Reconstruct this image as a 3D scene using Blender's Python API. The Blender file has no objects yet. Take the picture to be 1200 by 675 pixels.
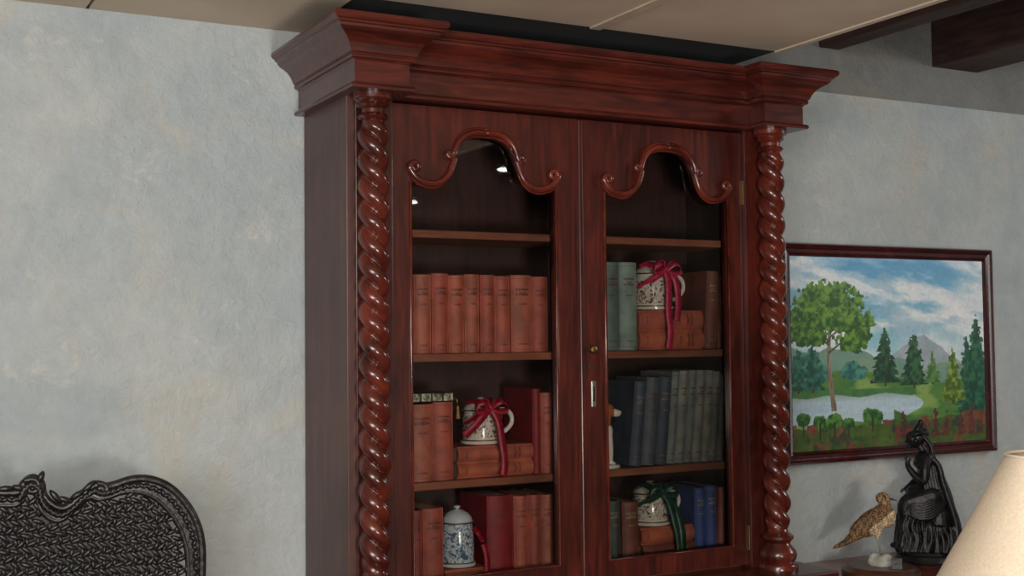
import bpy, bmesh, math, random
import numpy as np
from mathutils import Vector, Matrix, Euler
random.seed(7); rng=np.random.RandomState(5)
scn=bpy.context.scene
scn.view_settings.view_transform='Standard'
scn.view_settings.look='None'

# ---------------------------------------------------------------- materials
def s2l(c):
    r=[]
    for v in c[:3]:
        v=v/255.0
        r.append(v/12.92 if v<=.04045 else ((v+.055)/1.055)**2.4)
    return (r[0],r[1],r[2],1)
def newmat(name):
    m=bpy.data.materials.new(name);m.use_nodes=True
    nt=m.node_tree;b=nt.nodes['Principled BSDF']
    return m,nt,b
def N(nt,t,**k):
    n=nt.nodes.new(t)
    for a,v in k.items(): setattr(n,a,v)
    return n
def mat(name,c1,c2=None,rough=.5,metal=0,scale=20,bump=0,bscale=None,coat=0,stretch=(1,1,1),detail=4,spec=.5):
    m,nt,b=newmat(name);L=nt.links
    b.inputs['Roughness'].default_value=rough;b.inputs['Metallic'].default_value=metal
    b.inputs['Coat Weight'].default_value=coat;b.inputs['Coat Roughness'].default_value=.12
    b.inputs['Specular IOR Level'].default_value=spec
    tc=N(nt,'ShaderNodeTexCoord');mp=N(nt,'ShaderNodeMapping');mp.inputs['Scale'].default_value=stretch
    L.new(tc.outputs['Object'],mp.inputs[0])
    if c2 is None: c2=tuple(v*.82 for v in c1)
    n=N(nt,'ShaderNodeTexNoise');n.inputs['Scale'].default_value=scale;n.inputs['Detail'].default_value=detail
    L.new(mp.outputs[0],n.inputs['Vector'])
    r=N(nt,'ShaderNodeValToRGB');r.color_ramp.elements[0].position=.35;r.color_ramp.elements[1].position=.65
    r.color_ramp.elements[0].color=s2l(c2);r.color_ramp.elements[1].color=s2l(c1)
    L.new(n.outputs['Fac'],r.inputs[0]);L.new(r.outputs[0],b.inputs['Base Color'])
    if bump:
        n2=N(nt,'ShaderNodeTexNoise');n2.inputs['Scale'].default_value=bscale or scale*2;n2.inputs['Detail'].default_value=5
        L.new(mp.outputs[0],n2.inputs['Vector'])
        bp=N(nt,'ShaderNodeBump');bp.inputs['Strength'].default_value=bump;bp.inputs['Distance'].default_value=.01
        L.new(n2.outputs['Fac'],bp.inputs['Height']);L.new(bp.outputs[0],b.inputs['Normal'])
    return m
def wood(name,dark,mid,light,rough=.36,coat=.24,stretch=(14,14,1.6),scale=2.4,crough=.18):
    m,nt,b=newmat(name);L=nt.links
    tc=N(nt,'ShaderNodeTexCoord');mp=N(nt,'ShaderNodeMapping');mp.inputs['Scale'].default_value=stretch
    L.new(tc.outputs['Object'],mp.inputs[0])
    n=N(nt,'ShaderNodeTexNoise');n.inputs['Scale'].default_value=scale;n.inputs['Detail'].default_value=9;n.inputs['Distortion'].default_value=1.4;n.inputs['Roughness'].default_value=.6
    L.new(mp.outputs[0],n.inputs['Vector'])
    r=N(nt,'ShaderNodeValToRGB');e=r.color_ramp.elements
    e[0].position=.28;e[0].color=s2l(dark);e[1].position=.78;e[1].color=s2l(light)
    k=e.new(.52);k.color=s2l(mid)
    L.new(n.outputs['Fac'],r.inputs[0])
    n3=N(nt,'ShaderNodeTexNoise');n3.inputs['Scale'].default_value=4.5;n3.inputs['Detail'].default_value=4;n3.inputs['Distortion'].default_value=.8
    L.new(tc.outputs['Object'],n3.inputs['Vector'])
    mx=N(nt,'ShaderNodeMix',data_type='RGBA',blend_type='MULTIPLY');mx.inputs[0].default_value=.6
    r3=N(nt,'ShaderNodeValToRGB');r3.color_ramp.elements[0].position=.35;r3.color_ramp.elements[0].color=(.5,.47,.48,1);r3.color_ramp.elements[1].position=.65;r3.color_ramp.elements[1].color=(1.12,1.05,1,1)
    L.new(n3.outputs['Fac'],r3.inputs[0]);L.new(r.outputs[0],mx.inputs[6]);L.new(r3.outputs[0],mx.inputs[7])
    L.new(mx.outputs[2],b.inputs['Base Color'])
    b.inputs['Roughness'].default_value=rough;b.inputs['Coat Weight'].default_value=coat;b.inputs['Coat Roughness'].default_value=crough
    bp=N(nt,'ShaderNodeBump');bp.inputs['Strength'].default_value=.10;bp.inputs['Distance'].default_value=.003
    L.new(n.outputs['Fac'],bp.inputs['Height']);L.new(bp.outputs[0],b.inputs['Normal'])
    return m
def vcmat(name,rough=.5,metal=0,coat=0,bump=0):
    m,nt,b=newmat(name);L=nt.links
    a=N(nt,'ShaderNodeVertexColor');a.layer_name='Col'
    L.new(a.outputs[0],b.inputs['Base Color']);b.inputs['Roughness'].default_value=rough;b.inputs['Metallic'].default_value=metal
    b.inputs['Coat Weight'].default_value=coat
    if bump:
        n2=N(nt,'ShaderNodeTexNoise');n2.inputs['Scale'].default_value=120
        tc=N(nt,'ShaderNodeTexCoord');L.new(tc.outputs['Object'],n2.inputs['Vector'])
        bp=N(nt,'ShaderNodeBump');bp.inputs['Strength'].default_value=bump;bp.inputs['Distance'].default_value=.003
        L.new(n2.outputs['Fac'],bp.inputs['Height']);L.new(bp.outputs[0],b.inputs['Normal'])
    return m
M_mah=wood('mahogany',(42,13,10),(76,27,20),(104,42,29))
M_mahh=wood('mahogany_horizontal',(42,13,10),(80,29,21),(110,46,32),stretch=(1.6,14,14),coat=.35,crough=.14)
M_col=wood('mahogany_turned',(52,17,12),(94,36,26),(126,56,38),rough=.24,coat=.55,stretch=(5,5,5),scale=1.5,crough=.1)
M_side=wood('mahogany_side',(66,38,35),(86,53,48),(100,66,59),rough=.42,coat=.1,stretch=(14,14,.9))
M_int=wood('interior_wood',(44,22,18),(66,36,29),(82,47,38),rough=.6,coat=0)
M_shelf=wood('shelf_wood',(108,60,43),(146,88,63),(170,110,80),rough=.45,coat=.1,stretch=(1,9,9))
M_side_t=wood('sideboard_wood',(96,34,22),(135,58,36),(160,80,50),rough=.25,coat=.4,stretch=(1,9,9))
M_brass=mat('aged_brass',(170,140,90),rough=.35,metal=1)
M_steel=mat('nickel',(190,188,180),rough=.35,metal=.9)
M_black=mat('ebonised_wood',(34,31,31),(18,16,17),rough=.36,scale=40,bump=.2,coat=.2)
M_bronze=mat('dark_bronze',(44,42,44),(22,21,23),rough=.42,metal=.45,scale=30,bump=.15)
M_beam=mat('dark_beam',(72,48,40),(45,30,27),rough=.7,scale=8,stretch=(6,1,6),bump=.3)
M_page=mat('book_pages',(200,180,150),(170,145,115),rough=.9,scale=60,stretch=(20,1,1))
M_gilt=mat('blocked_lettering',(112,54,42),(78,34,28),rough=.5,scale=300)
M_giltl=mat('gilt_lettering',(170,150,110),(120,104,80),rough=.5,scale=300)
M_label=mat('spine_label',(66,28,26),(48,20,20),rough=.6)
M_shade=mat('lamp_shade_linen',(236,222,198),(226,208,182),rough=.9,scale=200)
M_stonew=mat('white_stone',(215,212,200),(150,150,140),rough=.8,scale=30,bump=.4)

def wallmat(name,base,warm,lt,dk,pale):
    m,nt,b=newmat(name);L=nt.links
    tc=N(nt,'ShaderNodeTexCoord')
    def noise(s,d=6,dist=.6,off=(0,0,0),ro=.6):
        mp=N(nt,'ShaderNodeMapping');mp.inputs['Location'].default_value=off;L.new(tc.outputs['Object'],mp.inputs[0])
        n=N(nt,'ShaderNodeTexNoise');n.inputs['Scale'].default_value=s;n.inputs['Detail'].default_value=d;n.inputs['Distortion'].default_value=dist
        n.inputs['Roughness'].default_value=ro
        L.new(mp.outputs[0],n.inputs['Vector']);return n
    def ramp(n,a,b_):
        r=N(nt,'ShaderNodeValToRGB');r.color_ramp.elements[0].position=a;r.color_ramp.elements[1].position=b_
        L.new(n.outputs['Fac'],r.inputs[0]);return r
    def mix(a,col,fac):
        m_=N(nt,'ShaderNodeMix',data_type='RGBA');m_.inputs[7].default_value=s2l(col);L.new(fac,m_.inputs[0])
        if isinstance(a,tuple): m_.inputs[6].default_value=s2l(a)
        else: L.new(a,m_.inputs[6])
        return m_.outputs[2]
    c=mix(base,lt,ramp(noise(1.5,off=(5,3,9)),.42,.60).outputs[0])
    c=mix(c,dk,ramp(noise(1.3,7,.9,off=(9,2,1)),.50,.72).outputs[0])
    c=mix(c,warm,ramp(noise(2.6,9,.7,off=(3,1,4),ro=.68),.50,.68).outputs[0])
    c=mix(c,pale,ramp(noise(6,10,.5,off=(7,1,3),ro=.75),.58,.70).outputs[0])
    m3=N(nt,'ShaderNodeMix',data_type='RGBA',blend_type='MULTIPLY');m3.inputs[0].default_value=.14
    L.new(c,m3.inputs[6]);L.new(ramp(noise(14,8,.4,off=(1,8,2),ro=.7),.3,.7).outputs[0],m3.inputs[7])
    L.new(m3.outputs[2],b.inputs['Base Color']);b.inputs['Roughness'].default_value=.75
    nb=noise(34,9,.3,(2,2,2),.65);nb2=noise(7,8,1,(4,2,2),.65)
    ad=N(nt,'ShaderNodeMath',operation='ADD');L.new(nb.outputs['Fac'],ad.inputs[0]);L.new(nb2.outputs['Fac'],ad.inputs[1])
    bp=N(nt,'ShaderNodeBump');bp.inputs['Strength'].default_value=.6;bp.inputs['Distance'].default_value=.016
    L.new(ad.outputs[0],bp.inputs['Height']);L.new(bp.outputs[0],b.inputs['Normal'])
    return m
M_wall=wallmat('plaster_blue_grey',(184,194,197),(202,199,189),(197,204,203),(172,183,187),(214,214,206))
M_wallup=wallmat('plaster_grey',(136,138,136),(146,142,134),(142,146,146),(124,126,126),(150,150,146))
M_walld=mat('room_wall_dim',(168,164,156),(150,147,140),rough=.9,scale=3)
M_ceil=mat('ceiling_cream',(218,202,182),(202,186,166),rough=.9,scale=2.5)
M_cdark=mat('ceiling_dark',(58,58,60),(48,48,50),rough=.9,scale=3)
M_floor=wood('floor_boards',(90,62,42),(120,84,58),(140,104,74),rough=.5,coat=0)
M_glass,nt,b=newmat('window_glass');nt.nodes.remove(b)
out=[n for n in nt.nodes if n.type=='OUTPUT_MATERIAL'][0]
tr=N(nt,'ShaderNodeBsdfTransparent');tr.inputs[0].default_value=(.93,.94,.93,1);gl=N(nt,'ShaderNodeBsdfGlossy');gl.inputs['Roughness'].default_value=.02
fr=N(nt,'ShaderNodeFresnel');fr.inputs[0].default_value=1.8;mx=N(nt,'ShaderNodeMixShader')
nt.links.new(fr.outputs[0],mx.inputs[0]);nt.links.new(tr.outputs[0],mx.inputs[1]);nt.links.new(gl.outputs[0],mx.inputs[2]);nt.links.new(mx.outputs[0],out.inputs[0])
def ceramic(name,c1,c2,c3,zlo,zhi):
    m,nt,b=newmat(name);L=nt.links
    tc=N(nt,'ShaderNodeTexCoord');v=N(nt,'ShaderNodeTexNoise');v.inputs['Scale'].default_value=55;v.inputs['Detail'].default_value=3;v.inputs['Distortion'].default_value=2
    L.new(tc.outputs['Object'],v.inputs['Vector'])
    r=N(nt,'ShaderNodeValToRGB');e=r.color_ramp.elements;e[0].position=.40;e[0].color=s2l(c2);e[1].position=.5;e[1].color=s2l(c1);q=e.new(.62);q.color=s2l(c1);q=e.new(.66);q.color=s2l(c3)
    L.new(v.outputs['Fac'],r.inputs[0])
    sp=N(nt,'ShaderNodeSeparateXYZ');L.new(tc.outputs['Object'],sp.inputs[0])
    a=N(nt,'ShaderNodeMath',operation='GREATER_THAN');a.inputs[1].default_value=zlo;L.new(sp.outputs[2],a.inputs[0])
    c=N(nt,'ShaderNodeMath',operation='LESS_THAN');c.inputs[1].default_value=zhi;L.new(sp.outputs[2],c.inputs[0])
    d=N(nt,'ShaderNodeMath',operation='MULTIPLY');L.new(a.outputs[0],d.inputs[0]);L.new(c.outputs[0],d.inputs[1])
    mx=N(nt,'ShaderNodeMix',data_type='RGBA');mx.inputs[6].default_value=s2l(c1);L.new(r.outputs[0],mx.inputs[7]);L.new(d.outputs[0],mx.inputs[0])
    L.new(mx.outputs[2],b.inputs['Base Color']);b.inputs['Roughness'].default_value=.15
    return m
M_cer1=ceramic('transfer_ware_brown',(226,218,204),(110,70,52),(70,90,110),.02,.085)
M_cer2=ceramic('transfer_ware_blue',(206,214,218),(70,104,128),(110,146,160),.012,.112)
M_cerw=mat('white_glaze',(235,230,220),(225,220,210),rough=.15)
M_ribc=mat('crimson_ribbon',(176,22,52),(130,12,36),rough=.4,scale=60)
M_ribm=mat('magenta_ribbon',(205,38,86),(170,26,66),rough=.4,scale=60)
M_ribg=mat('green_ribbon',(16,84,58),(8,54,36),rough=.35,scale=60)

# ---------------------------------------------------------------- mesh helpers
def link(o,parent=None):
    scn.collection.objects.link(o)
    if parent: o.parent=parent
    return o
def mk(name,verts,faces,mats,parent=None,smooth=False,mi=None,loc=None):
    me=bpy.data.meshes.new(name);me.from_pydata([tuple(v) for v in verts],[],faces)
    if not isinstance(mats,(list,tuple)): mats=[mats]
    for m in mats: me.materials.append(m)
    if mi is not None: me.polygons.foreach_set('material_index',mi)
    if smooth: me.polygons.foreach_set('use_smooth',[True]*len(me.polygons))
    bm=bmesh.new();bm.from_mesh(me);bmesh.ops.recalc_face_normals(bm,faces=bm.faces);bm.to_mesh(me);bm.free()
    me.update();o=bpy.data.objects.new(name,me)
    if loc: o.location=loc
    return link(o,parent)
def empty(name,loc=(0,0,0),rz=0,parent=None):
    o=bpy.data.objects.new(name,None);o.location=loc;o.rotation_euler=(0,0,rz);o.empty_display_size=.1
    return link(o,parent)
BF=[(0,3,2,1),(4,5,6,7),(0,1,5,4),(1,2,6,5),(2,3,7,6),(3,0,4,7)]
def bv(x0,x1,y0,y1,z0,z1):
    return [(x0,y0,z0),(x1,y0,z0),(x1,y1,z0),(x0,y1,z0),(x0,y0,z1),(x1,y0,z1),(x1,y1,z1),(x0,y1,z1)]
def box(name,x0,x1,y0,y1,z0,z1,m,parent=None,bevel=.002):
    o=mk(name,bv(x0,x1,y0,y1,z0,z1),BF,m,parent)
    if bevel:
        md=o.modifiers.new('b','BEVEL');md.width=bevel;md.segments=2
    return o
def lathe_vf(prof,seg=32,c=(0,0,0)):
    v=[];f=[]
    for r,z in prof:
        for i in range(seg):
            a=2*math.pi*i/seg;v.append((c[0]+r*math.cos(a),c[1]+r*math.sin(a),c[2]+z))
    n=len(prof)
    for j in range(n-1):
        for i in range(seg):
            k=(i+1)%seg;f.append((j*seg+i,j*seg+k,(j+1)*seg+k,(j+1)*seg+i))
    f.append(tuple(range(seg))[::-1]);f.append(tuple((n-1)*seg+i for i in range(seg)))
    return v,f
def lathe(name,prof,m,parent=None,seg=32,c=(0,0,0),smooth=True):
    v,f=lathe_vf(prof,seg,c);o=mk(name,v,f,m,parent,smooth)
    md=o.modifiers.new('e','EDGE_SPLIT');md.split_angle=math.radians(40)
    return o
def tube(name,pts,r,m,parent=None,res=8,cyclic=False,radii=None):
    P=[Vector(p) for p in pts];n=len(P);seg=max(6,res+2);v=[];f=[];nrm=None
    for i,p in enumerate(P):
        if cyclic: t=P[(i+1)%n]-P[i-1]
        else: t=P[min(i+1,n-1)]-P[max(i-1,0)]
        if t.length<1e-9: t=Vector((0,0,1))
        t.normalize()
        if nrm is None:
            nrm=Vector((0,1,0)) if abs(t.y)<.9 else Vector((1,0,0))
        nrm=nrm-t*nrm.dot(t)
        if nrm.length<1e-6: nrm=t.orthogonal()
        nrm.normalize();bn=t.cross(nrm);rr=r*(radii[i] if radii else 1)
        for k in range(seg):
            a=2*math.pi*k/seg;v.append(p+nrm*(rr*math.cos(a))+bn*(rr*math.sin(a)))
    m_=n if cyclic else n-1
    for i in range(m_):
        j=(i+1)%n
        for k in range(seg):
            l=(k+1)%seg;f.append((i*seg+k,i*seg+l,j*seg+l,j*seg+k))
    if not cyclic: f.append(tuple(range(seg))[::-1]);f.append(tuple((n-1)*seg+k for k in range(seg)))
    return mk(name,v,f,m,parent,True)
def filled(name,loops,y0,y1,m,parent=None,bevel=0):
    cu=bpy.data.curves.new(name,'CURVE');cu.dimensions='2D';cu.fill_mode='BOTH';cu.extrude=abs(y1-y0)/2;cu.bevel_depth=bevel
    for lp in loops:
        s=cu.splines.new('POLY');s.points.add(len(lp)-1)
        for i,p in enumerate(lp): s.points[i].co=(p[0],p[1],0,1)
        s.use_cyclic_u=True
    o=bpy.data.objects.new(name,cu);link(o)
    dg=bpy.context.evaluated_depsgraph_get();me=bpy.data.meshes.new_from_object(o.evaluated_get(dg))
    bpy.data.objects.remove(o);me.materials.clear();me.materials.append(m)
    me.transform(Matrix.Translation((0,(y0+y1)/2,0))@Matrix.Rotation(math.pi/2,4,'X'))
    o=bpy.data.objects.new(name,me);link(o,parent);return o
def catmull(pts,n=8,closed=False):
    P=[Vector(p) for p in pts];out=[];N_=len(P)
    rngi=range(N_) if closed else range(N_-1)
    for i in rngi:
        if closed: a,b,c,d=P[i-1],P[i],P[(i+1)%N_],P[(i+2)%N_]
        else: a=P[max(i-1,0)];b=P[i];c=P[i+1];d=P[min(i+2,N_-1)]
        for k in range(n):
            t=k/n;out.append(.5*((2*b)+(c-a)*t+(2*a-5*b+4*c-d)*t*t+(3*b-a-3*c+d)*t**3))
    if not closed: out.append(P[-1])
    return out
def ribbon(name,pts,width,m,parent,wv=None,taper=False):
    P=catmull(pts,8);v=[];f=[]
    for i,p in enumerate(P):
        t=(P[min(i+1,len(P)-1)]-P[max(i-1,0)]).normalized()
        w=Vector(wv) if wv else t.cross(Vector((0,1,0)))
        if w.length<1e-4: w=Vector((1,0,0))
        w=w.normalized()*width/2
        v+=[p-w,p+w]
    for i in range(len(P)-1): f.append((2*i,2*i+1,2*i+3,2*i+2))
    o=mk(name,v,f,m,parent,True);md=o.modifiers.new('s','SOLIDIFY');md.thickness=.0012
    return o
_sph={}
def sph(us,vs):
    if (us,vs) not in _sph:
        v=[(0,0,1)];f=[]
        for j in range(1,vs):
            a=math.pi*j/vs
            for i in range(us): b_=2*math.pi*i/us;v.append((math.sin(a)*math.cos(b_),math.sin(a)*math.sin(b_),math.cos(a)))
        v.append((0,0,-1))
        for i in range(us):
            k=(i+1)%us;f.append((0,1+i,1+k));f.append((len(v)-1,1+(vs-2)*us+k,1+(vs-2)*us+i))
            for j in range(vs-2): f.append((1+j*us+i,1+(j+1)*us+i,1+(j+1)*us+k,1+j*us+k))
        _sph[(us,vs)]=(np.array(v),f)
    return _sph[(us,vs)]
class Acc:
    def __init__(s): s.v=[];s.f=[];s.n=0
    def put(s,V_,F_,M=None):
        if M is not None:
            A=np.array(M);V_=V_@A[:3,:3].T+A[:3,3]
        s.v.append(V_);n=s.n;s.f+=[tuple(i+n for i in q) for q in F_];s.n+=len(V_)
    def mesh(s,name):
        me=bpy.data.meshes.new(name);me.from_pydata(np.concatenate(s.v).tolist(),[],s.f);return me
def organic(name,ells,limbs,voxel,m,parent=None,colf=None,smooth=4,fine=0):
    A=Acc()
    for c,r,e in ells:
        M=Matrix.Translation(c)@Euler(e).to_matrix().to_4x4()@Matrix.Diagonal((*r,1));A.put(*sph(20,12),M)
    cyl=[(math.cos(2*math.pi*i/14),math.sin(2*math.pi*i/14)) for i in range(14)]
    for ch in limbs:
        if fine and len(ch)>2:
            q4=catmull([(*p,r) for p,r in ch],fine);ch=[((q[0],q[1],q[2]),max(.0015,q[3])) for q in q4]
        for i,(p,r) in enumerate(ch):
            A.put(*sph(14,10),Matrix.Translation(p)@Matrix.Diagonal((r,r,r,1)))
            if i:
                p0=Vector(ch[i-1][0]);p1=Vector(p);d=p1-p0
                if d.length<1e-6: continue
                q=d.to_track_quat('Z','Y').to_matrix().to_4x4();r0=ch[i-1][1];h=d.length/2
                V_=np.array([(x*r0,y*r0,-h) for x,y in cyl]+[(x*r,y*r,h) for x,y in cyl])
                F_=[tuple(range(14))[::-1],tuple(range(14,28))]+[(k,(k+1)%14,(k+1)%14+14,k+14) for k in range(14)]
                A.put(V_,F_,Matrix.Translation((p0+p1)/2)@q)
    me=A.mesh(name)
    o=bpy.data.objects.new(name,me);link(o)
    md=o.modifiers.new('r','REMESH');md.mode='VOXEL';md.voxel_size=voxel
    if smooth:
        md=o.modifiers.new('s','SMOOTH');md.iterations=smooth;md.factor=.5
    dg=bpy.context.evaluated_depsgraph_get();me2=bpy.data.meshes.new_from_object(o.evaluated_get(dg))
    bpy.data.objects.remove(o);me2.materials.clear();me2.materials.append(m)
    me2.polygons.foreach_set('use_smooth',[True]*len(me2.polygons))
    if colf:
        ca=me2.color_attributes.new('Col','FLOAT_COLOR','POINT')
        data=[]
        for v in me2.vertices: data+=list(s2l(colf(v.co)))
        ca.data.foreach_set('color',data)
    o=bpy.data.objects.new(name,me2);link(o,parent);return o

# ---------------------------------------------------------------- room
ZC=2.421; XE=2.325
box('wall_back',-3,6,0,.15,0,ZC,M_wall,bevel=0)
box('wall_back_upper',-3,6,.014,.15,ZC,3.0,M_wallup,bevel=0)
box('wall_left',-3.15,-3,-7,.15,0,3.0,M_wall,bevel=0)
box('wall_right',6,6.15,-7,.15,0,3.0,M_walld,bevel=0)
box('wall_front',-3.15,6.15,-7.15,-7,0,3.0,M_walld,bevel=0)
box('floor',-3.15,6.15,-7.15,.15,-.1,0,M_floor,bevel=0)
cv=[];cf=[]
def addb(*a):
    n=len(cv);cv.extend(bv(*a));cf.extend([tuple(i+n for i in q) for q in BF])
g=.004
for x0,x1 in ((-3,-1.9),(-1.9,-.7),(-.7,.5),(.5,1.72),(1.72,XE)):
    ys=[-7,-5.9,-4.7,-3.5,-2.3,-1.3,-.384]
    for a,b_ in zip(ys[:-1],ys[1:]): addb(x0+g,x1-g,a+g,b_-g,ZC,ZC+.02)
addb(-3,-.7-g,-.384,0,ZC,ZC+.02);addb(-.7+g,.5-g,-.384,0,ZC,ZC+.02);addb(.5+g,1.05,-.384,0,ZC,ZC+.02)
mk('ceiling',cv,cf,M_ceil)
box('slot_shade_board',1.05,XE+.02,-.388,.014,ZC+.006,ZC+.03,M_cdark,bevel=0)  # added dark board over the slot; its colour stands in for shade above the cornice
cv=[];cf=[]
for x in (-1.9,-.7,.5,1.72): addb(x-.016,x+.016,-7,-.384,ZC-.004,ZC+.001)
for y in (-5.9,-4.7,-3.5,-2.3,-1.3): addb(-3,XE,y-.016,y+.016,ZC-.003,ZC+.001)
mk('trim_1',cv,cf,mat('ceiling_batten',(206,190,168),(190,174,152),rough=.8))
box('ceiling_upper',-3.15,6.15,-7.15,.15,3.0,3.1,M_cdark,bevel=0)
box('trim_2',XE,XE+.02,-7,-.388,ZC-.004,ZC+.1,M_ceil,bevel=0)
for i,(x0,x1,zb) in enumerate(((2.86,2.95,2.575),(3.39,3.62,2.56),(4.6,4.8,2.56))):
    o=box('ceiling_beam' if i==0 else 'ceiling_beam.%03d'%i,x0,x1,-6.99,.013,zb,3.0,M_beam,bevel=.004)
box('baseboard_back',-3,1.0,-.018,0,0,.12,M_mah,bevel=.003)

# ---------------------------------------------------------------- bookcase
C=1.718
bc=empty('bookcase',(C,0,0))
P=bc
box('side_panel_left',-.669,-.645,-.317,-.004,.945,2.2,M_side,P)
box('side_panel_right',.645,.669,-.317,-.004,.945,2.2,M_side,P)
box('pier_left',-.6452,-.548,-.316,-.262,.945,2.2,M_mah,P)
box('pier_right',.548,.6452,-.316,-.262,.945,2.2,M_mah,P)
box('back_panel',-.645,.645,-.03,-.006,.945,2.2,M_int,P,0)
box('inner_side_left',-.56,-.548,-.262,-.03,.945,2.2,M_int,P,0)
box('inner_side_right',.548,.56,-.262,-.03,.945,2.2,M_int,P,0)
box('interior_top',-.548,.548,-.266,-.03,2.175,2.2,M_int,P,0)
box('interior_floor',-.548,.548,-.266,-.03,.945,.978,M_shelf,P,.001)
SH=(1.883,1.568,1.245)
for i,z in enumerate(SH): box('shelf_%d'%(i+1),-.548,.548,-.262,-.03,z-.020,z,M_shelf,P,.002)
prof=[(0,2.197),(.010,2.197),(.012,2.203),(.008,2.209),(0,2.211),(0,2.262),(.004,2.266),(.010,2.268),(.012,2.273),(.010,2.279),(.014,2.281),
      (.017,2.289),(.022,2.299),(.030,2.309),(.041,2.317),(.050,2.322),(.056,2.328),(.058,2.334),(.064,2.336),(.064,2.340),(.070,2.343),(.074,2.349),(.073,2.357),(.070,2.360)]
def plan(o):
    return [(-.684-o,-.004),(-.684-o,-.415-o),(-.544+o,-.415-o),(-.544+o,-.345-o),(.544-o,-.345-o),(.544-o,-.415-o),(.684+o,-.415-o),(.684+o,-.004)]
v=[];f=[]
for o_,z in prof:
    for x,y in plan(o_): v.append((x,y,z))
n=8
for j in range(len(prof)-1):
    for i in range(n):
        k=(i+1)%n;f.append((j*n+i,j*n+k,(j+1)*n+k,(j+1)*n+i))
f.append(tuple(range(n)));f.append(tuple((len(prof)-1)*n+i for i in range(n)))
mk('cornice',v,f,M_mahh,P)
box('base_ledge',-.735,.735,-.47,-.004,.90,.945,M_mahh,P,.006)
box('base_body',-.70,.70,-.44,-.004,.08,.90,M_mah,P,.003)
box('base_plinth',-.73,.73,-.46,-.004,0,.08,M_mahh,P,.006)
for i,x in enumerate((-.345,.345)):
    box('base_door_%d'%(i+1),x-.30,x+.30,-.455,-.44,.13,.87,M_mah,P,.003)
    box('base_door_panel_%d'%(i+1),x-.22,x+.22,-.463,-.455,.21,.79,M_mah,P,.006)
def holepts(cx):
    R=[(.2100,1.998),(.190,1.992),(.165,1.990),(.140,1.996),(.118,2.012),(.104,2.034),(.097,2.056),(.090,2.078),(.078,2.100),(.058,2.116),(.030,2.124),(0,2.125)]
    L_=[(-x,z) for x,z in R[::-1][1:]]
    return [(cx-.21,1.009),(cx+.21,1.009)]+[(cx+x,z) for x,z in R+L_]
def spiral(c,r0,a0,turn,nn=18,k=.30):
    return [(c[0]+r0*(k**(i/nn))*math.cos(a0+turn*i/nn),c[1]+r0*(k**(i/nn))*math.sin(a0+turn*i/nn)) for i in range(nn+1)]
for s,nm in ((-1,'left'),(1,'right')):
    cx=s*.2855
    x0,x1=(-.5465,-.0025) if s<0 else (.0025,.5465)
    hp=holepts(cx)
    filled('door_%s'%nm,[[(x0,.955),(x1,.955),(x1,2.192),(x0,2.192)],hp],-.302,-.272,M_mah,P,0)
    tube('glazing_bead_%s'%nm,[(x,-.3025,z) for x,z in hp],.0045,M_col,P,4,cyclic=True)
    mk('glass_%s'%nm,[(cx-.215,-.286,1.0),(cx+.215,-.286,1.0),(cx+.215,-.286,2.135),(cx-.215,-.286,2.135)],[(0,1,2,3)],M_glass,P)
    for side in (-1,1):
        arch=[(0,2.133),(.030,2.132),(.056,2.124),(.077,2.106),(.089,2.084),(.092,2.074)]
        ar=[(p[0],p[1]) for p in catmull([(a,b_,0) for a,b_ in arch],6)]
        ar+=spiral((.1035,2.073),.0115,math.pi,math.pi*2.2)
        low=[(.090,2.064),(.096,2.045),(.106,2.022),(.126,2.003),(.150,1.995),(.178,1.999),(.200,2.012),(.2145,2.030)]
        lo=[(p[0],p[1]) for p in catmull([(a,b_,0) for a,b_ in low],6)]
        lo+=spiral((.199,2.034),.0155,-.2,math.pi*2.2)
        for k_,pp in enumerate((ar,lo)):
            nrm=len(pp)
            tube('scroll_%s_%d_%d'%(nm,side+1,k_),[(cx+side*x,-.310,z) for x,z in pp],.0088,M_col,P,8,radii=[1]*(nrm-19)+[1-.5*i/18 for i in range(19)])
            if k_==0: tube('scroll_lip_%s_%d_%d'%(nm,side+1,k_),[(cx+side*x,-.305,z+.0105) for x,z in pp[:nrm-19]],.0042,M_col,P,6)
            else: tube('scroll_lip_%s_%d_%d'%(nm,side+1,k_),[(cx+side*x,-.305,z-.0095) for x,z in pp[4:nrm-19]],.0042,M_col,P,6)
box('astragal',-.008,.006,-.309,-.300,.958,2.19,M_mah,P,.003)
for i,z in enumerate((2.02,1.03)): 
    box('hinge_r%d'%i,.5455,.5515,-.310,-.298,z-.035,z+.035,M_brass,P,.001)
    box('hinge_l%d'%i,-.5515,-.5455,-.310,-.298,z-.035,z+.035,M_brass,P,.001)
o=lathe('door_knob',[(.004,0),(.004,.008),(.010,.012),(.012,.018),(.009,.024),(.002,.026)],M_brass,P,20);o.rotation_euler=(math.pi/2,0,0);o.location=(.024,-.302,1.574)
o=lathe('lock_plate_dot',[(.008,0),(.008,.003),(.002,.004)],M_label,P,16);o.rotation_euler=(math.pi/2,0,0);o.location=(.024,-.302,1.530)
box('escutcheon',.026,.040,-.306,-.301,1.420,1.490,M_steel,P,.002)
box('keyhole',.030,.036,-.3068,-.3055,1.435,1.475,M_black,P,.001)
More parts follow.
